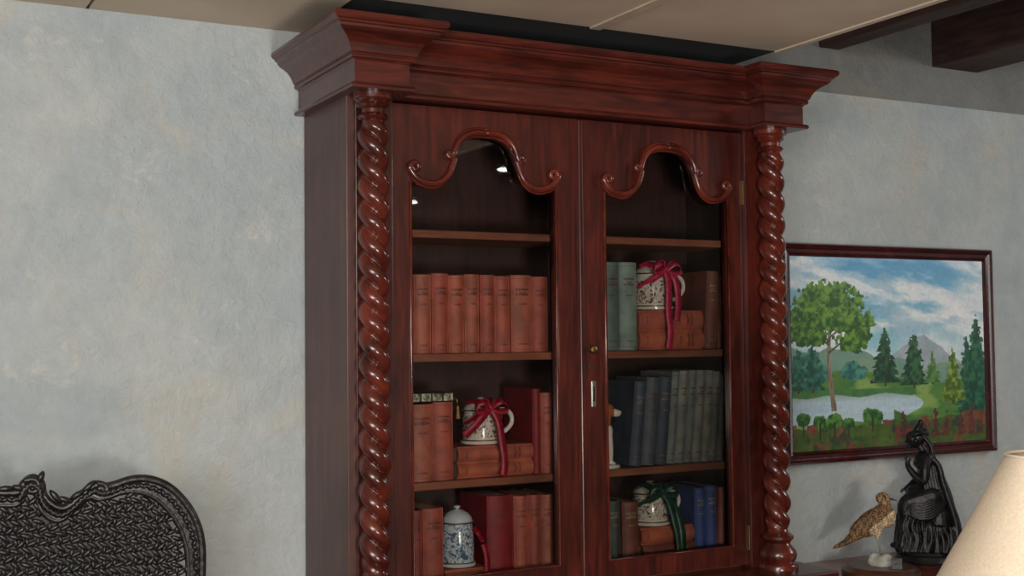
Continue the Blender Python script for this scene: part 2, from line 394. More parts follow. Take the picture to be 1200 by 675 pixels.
def twist(name,x,y,z0,z1,pitch,hand):
    seg=36;nr=int((z1-z0)/.0024);v=[];f=[]
    for j in range(nr+1):
        t=j/nr;z=z0+(z1-z0)*t;ph=hand*2*math.pi*(z-z0)/pitch
        en=min(1,min(t,1-t)*nr*.0024/.03)
        for i in range(seg):
            a=2*math.pi*i/seg
            c_=abs(math.cos(a-ph))**.75
            r=.0195+.0195*c_
            r=r*en+.027*(1-en)
            v.append((x+r*math.cos(a),y+r*math.sin(a),z))
    for j in range(nr):
        for i in range(seg):
            k=(i+1)%seg;f.append((j*seg+i,j*seg+k,(j+1)*seg+k,(j+1)*seg+i))
    return mk(name,v,f,M_col,P,True)
for s,nm in ((-1,'left'),(1,'right')):
    x=s*.614;y=-.353
    twist('twist_column_%s'%nm,x,y,1.055,2.135,.122,-1)
    lathe('column_cap_%s'%nm,[(.026,2.132),(.034,2.136),(.038,2.142),(.034,2.148),(.028,2.151),(.028,2.160),(.036,2.166),(.041,2.170),(.036,2.175),(.044,2.182),(.048,2.184),(.048,2.197)],M_col,P,36,(x,y,0))
    lathe('column_foot_%s'%nm,[(.056,.945),(.056,.957),(.052,.962),(.046,.966),(.051,.976),(.053,.986),(.049,.998),(.038,1.010),(.034,1.018),(.038,1.024),(.044,1.030),(.044,1.038),(.036,1.044),(.030,1.048),(.027,1.058)],M_col,P,36,(x,y,0))

# ---------------------------------------------------------------- books
class Books:
    def __init__(s,name): s.n=name;s.v=[];s.f=[];s.mi=[];s.m=[]
    def mid(s,m):
        if m not in s.m: s.m.append(m)
        return s.m.index(m)
    def add(s,v,f,m,M):
        n=len(s.v);s.v+=[M@Vector(p) for p in v];s.f+=[tuple(i+n for i in q) for q in f];s.mi+=[s.mid(m)]*len(f)
    def book(s,M,w,h,d,cov,bands=True,lab=None):
        t=.0025;lab=lab or (M_giltl if cov in LIGHTL else M_gilt)
        s.add(bv(0,t,.005,d,0,h),BF,cov,M);s.add(bv(w-t,w,.005,d,0,h),BF,cov,M)
        s.add(bv(t,w-t,.008,d-.004,.003,h-.004),BF,M_page,M)
        ns=10;po=[];bl=min(.011,w*.28)
        def arc(u,ex=0): return (.0016+(w-.0032)*u,.006-bl*max(0,math.sin(math.pi*u))**.75-ex)
        for i in range(ns+1): po.append(arc(i/ns))
        po+=[(w-.0016,.0095),(.0016,.0095)]
        n=len(po);v=[(x,y,0) for x,y in po]+[(x,y,h) for x,y in po]
        f=[tuple(range(n))[::-1],tuple(range(n,2*n))]+[(i,(i+1)%n,(i+1)%n+n,i+n) for i in range(n)]
        s.add(v,f,cov,M)
        def strip(z0,z1,m,a=.12,b_=.88):
            po=[arc(a+(b_-a)*i/6,.0006) for i in range(7)]
            v=[(x,y,z0) for x,y in po]+[(x,y,z1) for x,y in po]
            s.add(v,[(i,i+1,i+8,i+7) for i in range(6)],m,M)
        def text(zc,hh,a,b_):
            u=a
            while u<b_:
                du=random.uniform(.05,.10);strip(zc,zc+hh,lab,u,min(b_,u+du));u+=du+.035
        strip(h*.955,h*.9585,lab,.04,.96);strip(h*.04,h*.0435,lab,.04,.96)
        text(h*.80,.0055,.18,.84);text(h*.765,.0035,.34,.68);text(h*.735,.0055,.16,.84)
        text(h*.615,.004,.30,.72)
        text(h*.10,.0035,.28,.74)
    def done(s):
        return mk(s.n,s.v,s.f,s.m,mi=s.mi)
def T(x,y,z): return Matrix.Translation((x,y,z))
def cloth(n,c): return mat(n,c,tuple(v*.80 for v in c),rough=.6,scale=22,bump=.1,bscale=200)
R1=cloth('cloth_salmon',(192,102,82));R2=cloth('cloth_terracotta',(180,90,72));R3=cloth('cloth_red_brown',(156,74,62));R4=cloth('cloth_crimson',(150,36,44));R5=cloth('cloth_tan_red',(186,106,84))
G1=cloth('cloth_green',(108,126,116));G2=cloth('cloth_sage',(140,162,150));B1=cloth('cloth_navy',(80,90,106));B5=cloth('cloth_dark_slate',(108,118,124));B2=cloth('cloth_slate',(152,162,158));B3=cloth('cloth_grey_blue',(174,178,166));B4=cloth('cloth_blue',(62,88,156));D1=cloth('cloth_maroon',(136,76,64));D2=cloth('cloth_dark_green',(76,84,76));O1=cloth('cloth_orange',(200,108,78))
LIGHTL=(B1,D1,D2,B4)
YB=-.243
def row(name,z,items,yb=YB):
    B=Books(name)
    for it in items:
        x0,x1,h,m=it[:4];lean=it[4] if len(it)>4 else 0
        off=.005*random.random()
        if lean:
            w=x1-x0
            if lean>0: M=T(x1,yb+off,z)@Matrix.Rotation(lean,4,'Y')@T(-w,0,0)
            else: M=T(x0,yb+off,z)@Matrix.Rotation(lean,4,'Y')
        else: M=T(x0,yb+off,z);w=x1-x0
        B.book(M,w,h,.165,m)
    return B
def stack(B,z,x0,x1,hs,mats,yb=YB):
    for h,m in zip(hs,mats):
        j=random.uniform(-.003,.003)
        M=T(x0+j,yb+random.random()*.004,z+h)@Matrix.Rotation(math.pi/2,4,'Y')
        B.book(M,h-.0006,x1-x0,.16,m);z+=h
    return z
E=.0004
xs=[1.237,1.259,1.308,1.356,1.403,1.446,1.491,1.537,1.601,1.652]
row('shelf_books',SH[1]+E,[(xs[i]+.001,xs[i+1]-.001,.205+random.uniform(-.004,.003),(R1,R5,R2,R1,R5,R2,R1,R5,R2)[i]) for i in range(9)]).done()
B=row('shelf_books.001',SH[2]+E,[(1.245,1.309,.195,R5),(1.3105,1.366,.199,R2),(1.600,1.624,.225,R4),(1.6255,1.662,.214,R1)])
zst3=stack(B,SH[2]+E,1.378,1.598,(.040,.041),(O1,R1))
B.done()
ZB=.978
B=row('shelf_books.002',ZB+E,[(1.245,1.278,.195,R3),(1.2795,1.335,.198,R2),(1.462,1.538,.217,R4),(1.5395,1.582,.212,R1),(1.5835,1.622,.212,R2),(1.6235,1.66,.210,R5)])
zst4=stack(B,ZB+E,1.338,1.460,(.036,),(O1,))
B.done()
row('shelf_books.003',SH[0]+E,[(1.80,1.838,.135,G1)]).done()
B=row('shelf_books.004',SH[1]+E,[(1.826,1.882,.245,G1),(1.8835,1.940,.246,G2),(2.172,2.215,.225,D1,.07),(2.219,2.250,.215,D1,.07)])
zst2=stack(B,SH[1]+E,1.945,2.166,(.056,.056),(O1,R1))
B.done()
its=[];x=1.908
for w,h,m in ((.038,.235,B1),(.042,.245,B5),(.042,.245,B1),(.028,.26,B2),(.030,.262,B3),(.028,.262,B2),(.030,.262,B3),(.028,.262,B3),(.026,.258,B2),(.024,.25,B2)):
    its.append((x,x+w-.001,h,m,.10));x+=w*1.006+.0008
row('shelf_books.005',SH[2]+E,its).done()
B=row('shelf_books.006',ZB+E,[(1.836,1.876,.178,D2,-.03),(1.880,1.934,.172,D1),(2.126,2.164,.195,B4),(2.166,2.204,.198,B4),(2.206,2.236,.19,R3,.05)])
zst5=stack(B,ZB+E,1.942,2.120,(.048,.046),(D1,O1))
B.done()
pb=empty('patterned_box',(1.305,-.17,SH[2]+.1998+E))
box('box_body',-.062,.062,-.07,.07,0,.024,M_black,pb,.001)
vv=[];ff=[]
for i in range(4):
    x=-.0465+i*.031
    n=len(vv);vv+=[(x-.013,-.0712,.0025),(x+.013,-.0712,.0025),(x+.013,-.0712,.0215),(x-.013,-.0712,.0215)];ff.append((n,n+1,n+2,n+3))
mk('box_inlay',vv,ff,mat('ivory_inlay',(205,205,180),(60,90,60),rough=.5,scale=90,detail=1),pb)
vv=[];ff=[]
for i in range(4):
    x=-.0465+i*.031
    n=len(vv);vv+=[(x+.0075*math.cos(k*math.pi/4),-.0716,.012+.0075*math.sin(k*math.pi/4)) for k in range(8)];ff.append(tuple(n+k for k in range(8)))
mk('box_rosettes',vv,ff,mat('rosette_inlay',(70,60,50),(190,180,150),rough=.5,scale=200,detail=1),pb)
tube('tassel_cord',[(.062,-.068,.012),(.070,-.073,.004),(.072,-.074,-.012)],.0018,M_brass,pb,6)
lathe('tassel',[(.002,0),(.004,-.004),(.003,-.010),(.006,-.032),(.002,-.033)],mat('gold_thread',(196,160,90),(150,110,50),rough=.6),pb,12,(.072,-.074,-.012))

# ---------------------------------------------------------------- steins
def stein(name,x,y,z,h,r,cer,lid=True,handle=True,lidm=None):
    e=empty(name,(x,y,z))
    p=[(r*.86,0),(r*1.04,.004),(r*1.05,.010),(r*.93,.015),(r*.95,h*.3),(r*.90,h*.60),(r*.84,h*.70),(r*.90,h*.715),(r*.92,h*.735),(r*.86,h*.745),(r*.82,h*.80),(r*.62,h*.87),(r*.34,h*.915),(r*.14,h*.93),(r*.10,h*.945),(r*.2,h*.965),(r*.18,h*.985),(.003,h)]
    lathe('body',p,cer,e,40)
    for zz,rr in ((.0125,1.0),(h*.725,.94)):
        v=[(math.cos(a)*r*rr,math.sin(a)*r*rr,zz) for a in [i*2*math.pi/32 for i in range(32)]]
        tube('rim_band',v,.0016,lidm or M_brass,e,4,cyclic=True)
    if handle:
        hp=[(r*.85,0,h*.66),(r*1.25,0,h*.72),(r*1.72,0,h*.62),(r*1.78,0,h*.42),(r*1.4,0,h*.26),(r*.9,0,h*.20)]
        tube('handle',[tuple(p) for p in catmull(hp,8)],.0062,M_cerw,e,8)
    return e
def bow(e,m,r,zt,tails,yf):
    ribbon('wrap',[(-r*.95,-.01,zt*.45),(-r*.6,-r*.78,zt*.62),(-.005,-r*1.08,zt*.80),(r*.3,-r*.55,zt*.97),(r*.55,0,zt*.92)],.018,m,e)
    ribbon('wrap_2',[(r*1.0,-.012,zt*.50),(r*.72,-r*.74,zt*.66),(.004,-r*1.1,zt*.82),(-r*.5,-r*.5,zt*.95),(-r*.7,0,zt*.9)],.018,m,e)
    k=(0,-r*1.12,zt*.84)
    for s in (-1,1):
        ribbon('loop',[k,(s*.022,k[1]-.014,k[2]+.016),(s*.042,k[1]-.010,k[2]+.010),(s*.046,k[1]-.006,k[2]-.008),(s*.024,k[1]-.004,k[2]-.010),k],.018,m,e,wv=(0,.55,.8))
        ribbon('loop_up',[k,(s*.012,k[1]-.012,k[2]+.022),(s*.026,k[1]-.006,k[2]+.024),(s*.026,k[1],k[2]+.012),k],.015,m,e,wv=(.8,.5,.1))
    organic('knot',[(k,(.011,.008,.011),(0,0,0))],[],.003,m,e)
    for tl in tails: ribbon('tail',[k]+tl,.021,m,e)
fy=YB-.012
ex=1.472;ey=-.185
e=stein('lidded_stein',ex,ey,zst3+E,.125,.052,M_cer1)
yt=YB-.017-ey
bow(e,M_ribc,.052,.118,[[(.020,-.066,.06),(.026,yt,.0),(.030,yt-.003,-.045),(.026,yt-.002,-.078)],[(-.024,-.058,.075),(-.048,-.055,.05),(-.070,-.045,.028)]],fy)
e=stein('lidded_stein.001',1.398,-.19,zst4+E,.158,.046,M_cer2,handle=False)
ribbon('tail',[(.05,-.05,.06),(.056,-.058,.03),(.052,-.072,-.02),(.055,-.074,-.034)],.016,M_ribc,e)
ribbon('wrap',[(.03,-.037,.10),(.046,-.03,.085),(.052,-.045,.065)],.014,M_ribc,e)
e=stein('lidded_stein.002',2.030,-.185,zst2+E,.145,.060,M_cer1)
bow(e,M_ribm,.060,.138,[[(.004,-.075,.07),(.002,yt,.0),(.006,yt-.003,-.06),(.000,yt-.002,-.108)],[(.030,-.072,.085),(.036,yt,.02),(.028,yt-.003,-.03)]],fy)
e=stein('lidded_stein.003',2.010,-.185,zst5+E,.125,.055,M_cer1)
bow(e,M_ribg,.055,.118,[[(.022,-.068,.06),(.036,yt,.0),(.044,yt-.003,-.05),(.040,yt-.002,-.090)],[(.034,-.066,.06),(.052,yt,.01),(.056,yt-.004,-.04),(.058,yt-.002,-.08)]],fy)

# ---------------------------------------------------------------- dog figurine
dog=empty('dog_figurine',(1.842,-.205,SH[2]+E),-.35)
def dcol(c):
    if c.x>.030 and c.z>.135: return (235,225,212)
    if c.z>.115: return (178,104,60)
    if c.x>.006 and c.z<.125: return (238,230,218)
    if c.z<.012: return (230,225,215)
    return (190,120,74) if (math.sin(c.x*130)+math.sin(c.z*90+1))>-.4 else (236,226,212)
organic('dog_body',[((-.012,0,.070),(.026,.024,.044),(0,.35,0)),((.006,0,.098),(.022,.021,.030),(0,.1,0)),((-.024,.016,.034),(.022,.013,.026),(0,0,0)),((-.024,-.016,.034),(.022,.013,.026),(0,0,0)),
   ((.012,0,.158),(.021,.018,.020),(0,0,0)),((.036,0,.150),(.016,.011,.011),(0,.15,0)),((.050,0,.153),(.005,.005,.004),(0,0,0)),
   ((.004,.018,.166),(.010,.004,.014),(.5,.5,0)),((.004,-.018,.166),(.010,.004,.014),(-.5,.5,0))],
  [[((.004,0,.115),.017),((.010,0,.140),.0145)],
   [((.014,.012,.085),.011),((.018,.012,.045),.008),((.018,.012,.014),.0065),((.026,.012,.010),.007)],
   [((.014,-.012,.085),.011),((.018,-.012,.045),.008),((.018,-.012,.014),.0065),((.026,-.012,.010),.007)],
   [((-.022,.018,.016),.009),((-.002,.020,.010),.008)],[((-.022,-.018,.016),.009),((-.002,-.020,.010),.008)],
   [((-.036,0,.022),.007),((-.046,.010,.014),.005),((-.048,.024,.012),.004)]],.0028,vcmat('dog_glaze',.2,coat=.5),dog,dcol,3)
lathe('dog_base',[(.045,0),(.047,.004),(.044,.009),(.010,.009)],M_cerw,dog,32)
for s in (-1,1):
    o=organic('eye_%d'%(s+2),[((.027,s*.012,.163),(.003,.003,.003),(0,0,0))],[],.0012,M_black,dog,smooth=0)
organic('nose',[((.0535,0,.154),(.004,.005,.0035),(0,0,0))],[],.0012,M_black,dog,smooth=0)

# ---------------------------------------------------------------- painting
def vnoise(U,V,s,seed):
    r=np.random.RandomState(seed);G=r.rand(64,64)
    x=U*s;y=V*s;xi=np.floor(x).astype(int);yi=np.floor(y).astype(int);fx=x-xi;fy_=y-yi
    fx=fx*fx*(3-2*fx);fy_=fy_*fy_*(3-2*fy_)
    g=lambda a,b_:G[a%64,b_%64]
    return (g(xi,yi)*(1-fx)+g(xi+1,yi)*fx)*(1-fy_)+(g(xi,yi+1)*(1-fx)+g(xi+1,yi+1)*fx)*fy_
def fbm(U,V,s,seed,o=4):
    t=0;a=.5
    for i in range(o): t=t+a*vnoise(U,V,s*2**i,seed+i);a*=.5
    return t/(1-.5**o)
NU,NV=460,330
u=np.linspace(0,1,NU);v_=np.linspace(0,1,NV);U,V=np.meshgrid(u,v_)
img=np.zeros((NV,NU,3))
def lerp(a,b_,t): return np.array(a)[None,None,:]*(1-t[...,None])+np.array(b_)[None,None,:]*t[...,None]
def put(mask,col):
    global img
    m=np.clip(mask,0,1)[...,None];img=img*(1-m)+col*m
A1=1.41
img=lerp((78,156,204),(164,208,216),np.clip(V*2.0,0,1))
W1=U*A1*.75+V*1.0;W2=V*3.0-U*1.0
cl=fbm(W1,W2,2.4,3,5)
put(np.clip((cl-.41+.10*np.clip(U-.30,0,1))*4.0,0,.95)*np.clip(1.30-V*1.0,0,1),lerp((212,224,232),(248,248,246),fbm(U,V,9,30)))
for (a0,b0,w0) in ((.02,.26,.075),(.34,.02,.06)):
    d=np.abs(V-(a0+b0*U*1.2+.05*np.sin(U*7)))/w0
    put(np.clip((1-d)*1.2+ (fbm(W1,W2,7,51,4)-.5)*2.2,0,.95)*(V<.52),lerp((222,232,238),(250,250,248),fbm(U,V,11,31)))
put(np.clip((fbm(W1,W2,5,44,4)-.58)*5,0,.6)*(V<.5),lerp((140,186,212),(180,204,216),V))
mt=.41+np.abs(U-.67)*(.62+.2*(U>.67))+.05*(fbm(U,V*0,14,9)-.5)
put((V>mt)&(V<.66),lerp((178,192,198),(144,162,170),fbm(U,V,16,10)))
mt=.53+.04*(fbm(U,V*0,9,19)-.5)*2-.05*np.sin(U*5+1)
put((V>mt),lerp((110,150,144),(134,166,132),fbm(U,V,20,20)))
hill=.62-.04*np.sin(U*6.0)+.03*fbm(U,V*0,8,12)
put(V>hill,lerp((104,146,66),(64,116,60),fbm(U*1,V*3,12,21)))
put((V>hill)*np.clip((fbm(U,V*2,9,23)-.5)*5,0,1),lerp((158,186,96),(128,164,88),V))
rt=.60+.035*np.sin(V*42)+.03*np.sin(V*19)
lk=((V>.725+.008*np.sin(U*24))&(V<.868+.010*np.sin(U*17))&(U<rt))
put(lk,lerp((204,222,230),(164,196,212),fbm(U*1,V*7,8,25)))
put(lk&(V<.755),lerp((150,182,180),(186,208,214),np.clip((V-.72)*30,0,1)))
put((V>.69)&(V<.725+.008*np.sin(U*24))&(U<.62),lerp((60,110,66),(90,140,74),fbm(U,V,30,26)))
def blob(cx,cy,rx,ry,c1,c2,seed,rag=.5):
    d=((U-cx)/rx)**2+((V-cy)/ry)**2
    n=fbm(U*A1,V,34,seed,3);put(d+(n-.5)*rag*3<1,lerp(c1,c2,np.clip((fbm(U*A1,V,40,seed+7,3)-.35)*3+(cy-V)/ry*.3,0,1)))
def pine(cx,t,bt,hw,c1,c2,seed):
    h=(V-t)/(bt-t);w=hw*np.clip(h,0,1)**.8*(.62+.38*((h*7)%1))
    n=(fbm(U*A1,V,60,seed,2)-.5)*.03
    put((h>0)&(h<1)&(np.abs(U-cx)+n<w),lerp(c1,c2,np.clip((fbm(U*A1,V,44,seed+3,3)-.35)*3,0,1)))
    put((h>=.98)&(h<1.06)&(np.abs(U-cx)<.006),lerp((70,50,36),(90,66,46),V))
for cx,cy,rx,ry in ((.04,.58,.06,.07),(.09,.56,.05,.08),(.14,.60,.05,.06),(.30,.60,.07,.05)): blob(cx,cy,rx,ry,(40,98,92),(82,150,130),int(cx*100)+50)
pine(.03,.47,.69,.05,(30,84,70),(64,126,104),71);pine(.10,.44,.69,.055,(28,80,68),(60,124,100),72)
pine(.46,.37,.665,.085,(22,60,44),(52,104,62),60);pine(.61,.385,.68,.085,(22,62,44),(56,110,66),61)
pine(.71,.50,.67,.05,(60,108,60),(98,144,74),67)
pine(.90,.42,.80,.07,(28,82,60),(56,118,80),66)
pine(.955,.30,.84,.12,(22,74,58),(50,116,80),63);pine(.82,.47,.775,.075,(70,104,36),(148,168,66),62)
tr_=.19+.012*np.sin(V*9)
put((V>.36)&(V<.80)&(np.abs(U-tr_)<.007+.014*(V-.36)),lerp((80,66,54),(186,178,156),fbm(U*6,V,30,70)))
for k,sg,ln in ((.50,1,.10),(.46,-1,.10),(.42,1,.08)):
    put((np.abs((V-k)+sg*(U-tr_)*.9)<.006)&((U-tr_)*sg>0)&((U-tr_)*sg<ln),lerp((70,56,44),(110,96,80),V))
for cx,cy,rx,ry in ((.14,.24,.12,.08),(.24,.25,.12,.09),(.19,.19,.12,.06),(.08,.33,.10,.08),(.31,.34,.09,.09),(.19,.34,.13,.06),(.05,.42,.06,.05),(.29,.45,.08,.045),(.34,.42,.05,.05),(.13,.42,.06,.045)):
    blob(cx,cy,rx,ry,(38,84,30),(112,156,54),int(cx*331+cy*77),.8)
put((V>.80+.10*np.cos((U-.8)*5))&(U>.5),lerp((50,98,48),(90,136,62),fbm(U*2,V*4,12,80)))
fg=.90-.05*fbm(U,V*0,10,81)-.06*np.clip(U-.6,0,1)
put(V>fg,lerp((48,74,34),(96,120,52),fbm(U*A1,V,26,82)))
put((V>fg-.02)*np.clip((fbm(U*A1,V,15,83)-.52)*9,0,1),lerp((104,56,46),(140,88,62),fbm(U,V,40,84)))
put((V>fg)*np.clip((fbm(U*A1,V,20,86)-.58)*9,0,1),lerp((40,50,40),(60,70,52),V))
for cx,cy,rx,ry in ((.05,.84,.035,.04),(.13,.86,.035,.04),(.20,.855,.04,.04),(.27,.87,.03,.035),(.39,.84,.05,.05)):
    blob(cx,cy,rx,ry,(34,84,40),(92,142,58),int(cx*900))
    put((np.abs(U-cx)<.004)&(V>cy)&(V<cy+.08),lerp((60,50,40),(60,50,40),V))
for cx in (.55,.66,.72,.78,.86,.92,.97): 
    pine(cx,.82+.03*math.sin(cx*40),.96,.024,(110,56,52),(72,50,46),int(cx*555))
img=np.clip(img*(.95+.10*fbm(U*A1,V,70,90,2)[...,None]),0,255)/255.
lin=np.where(img<=.04045,img/12.92,((img+.055)/1.055)**2.4)
pt=empty('landscape_painting',(0,0,0))
X0,X1,Z0,Z1=2.684,3.577,1.228,1.866
vs=np.stack([X0+U*(X1-X0),np.full_like(U,-.022),Z1-V*(Z1-Z0)],-1).reshape(-1,3)
idx=np.arange(NU*NV).reshape(NV,NU)
fs=np.stack([idx[1:,:-1],idx[1:,1:],idx[:-1,1:],idx[:-1,:-1]],-1).reshape(-1,4)
me=bpy.data.meshes.new('canvas');me.from_pydata(vs.tolist(),[],fs.tolist());me.materials.append(vcmat('oil_paint',.45,bump=.15))
ca=me.color_attributes.new('Col','FLOAT_COLOR','POINT');ca.data.foreach_set('color',np.concatenate([lin.reshape(-1,3),np.ones((NU*NV,1))],1).ravel())
link(bpy.data.objects.new('canvas',me),pt)
FX0,FX1,FZ0,FZ1=2.640,3.6215,1.186,1.908
pr=[(0,0),(0,.020),(.004,.028),(.010,.030),(.016,.026),(.020,.021),(.030,.020),(.036,.023),(.041,.020),(.046,.012),(.046,0)]
v=[];f=[]
for t,h in pr:
    for x,z in ((FX0+t,FZ0+t),(FX1-t,FZ0+t),(FX1-t,FZ1-t),(FX0+t,FZ1-t)): v.append((x,-.004-h*1.1,z))
for j in range(len(pr)-1):
    for i in range(4): k=(i+1)%4;f.append((j*4+i,j*4+k,(j+1)*4+k,(j+1)*4+i))
mk('frame',v,f,wood('frame_wood',(40,12,14),(66,20,22),(86,32,30),rough=.25,stretch=(4,4,4)),pt)
box('backing',FX0+.004,FX1-.004,-.012,-.003,FZ0+.004,FZ1-.004,M_black,pt,0)

# ---------------------------------------------------------------- sideboard
ZT=.868
sb=empty('sideboard',(0,0,0))
box('top',2.462,3.86,-.50,-.004,ZT-.028,ZT,M_side_t,sb,.005)
box('body',2.49,3.83,-.47,-.01,.10,ZT-.028,M_side_t,sb,.003)
for i in range(3):
    x=2.51+i*.443;box('drawer_%d'%(i+1),x,x+.42,-.482,-.47,.66,.82,M_side_t,sb,.004);box('cupboard_door_%d'%(i+1),x,x+.42,-.482,-.47,.14,.64,M_side_t,sb,.004)
    o=lathe('pull_%d'%(i+1),[(.006,0),(.006,.012),(.015,.018),(.012,.026),(.002,.028)],M_brass,sb,16);o.rotation_euler=(math.pi/2,0,0);o.location=(x+.21,-.482,.74)
for i,(x,y) in enumerate(((2.52,-.44),(3.80,-.44),(2.52,-.05),(3.80,-.05))): lathe('foot_%d'%(i+1),[(.02,0),(.035,.02),(.04,.06),(.03,.10)],M_side_t,sb,20,(x,y,0))

# ---------------------------------------------------------------- bird on stand
bd=empty('mounted_shorebird',(2.808,-.27,ZT+E),-.775)
lathe('wooden_base',[(.117,0),(.119,.004),(.117,.014),(.108,.018),(.100,.026),(.010,.026)],wood('base_oak',(60,34,24),(90,52,36),(110,68,48),rough=.4,stretch=(3,3,3)),bd,48)
organic('rock',[((.000,0,.036),(.040,.030,.022),(0,0,0)),((-.016,.01,.044),(.022,.02,.020),(.3,0,.4)),((.018,-.006,.046),(.020,.018,.018),(0,.4,.2))],[],.005,M_stonew,bd,smooth=1)
def bcol(c):
    n=math.sin(c.x*520+math.sin(c.z*300)*2)*math.sin(c.z*470+c.y*300+math.sin(c.x*200)*2)
    back=(c.x+.016)*(-.62)+(c.z-.165)*.78
    base=(118,88,58)
    if c.z>.215: base=(138,110,76)
    if back<-.010 and c.x>-.03: base=(180,158,124)
    k=1.0
    if n>.15: k=.45 if back>-.010 else .75
    if n<-.35: k=1.3
    return tuple(min(255,b_*k) for b_ in base)
organic('bird_body',[((-.022,0,.158),(.066,.031,.037),(0,-.62,0)),((.012,0,.178),(.036,.029,.038),(0,-.5,0)),((.010,0,.232),(.0215,.018,.019),(0,0,0)),((.016,0,.210),(.018,.017,.022),(0,0,0)),
   ((-.045,.022,.150),(.058,.008,.024),(0,-.66,0)),((-.045,-.022,.150),(.058,.008,.024),(0,-.66,0))],
  [[((-.070,0,.120),.018),((-.105,0,.092),.010),((-.138,0,.076),.005)],[((-.060,.014,.118),.012),((-.120,.008,.083),.005)],[((-.060,-.014,.118),.012),((-.120,-.008,.083),.005)],
   [((-.004,.010,.140),.013),((-.010,.010,.112),.006)],[((-.004,-.010,.140),.013),((-.010,-.010,.112),.006)]],.0026,vcmat('feathers',.8,bump=.3),bd,bcol,3)
for s in (-1,1):
    tube('leg_%d'%(s+2),[(-.010,s*.010,.118),(-.004,s*.010,.088),(.000,s*.011,.058)],.0028,mat('leg_%d'%s,(150,150,130)),bd,6)
    organic('eye_%d'%(s+2),[((.018,s*.0165,.236),(.0034,.003,.0034),(0,0,0))],[],.0012,M_black,bd,smooth=0)
tube('beak',[(.026,0,.232),(.040,0,.229),(.052,0,.225)],.0042,mat('beak_horn',(70,60,50)),bd,8,radii=[1.1,.7,.2])
box('tag',.030,.062,-.062,-.058,.026,.060,M_black,bd,.001)

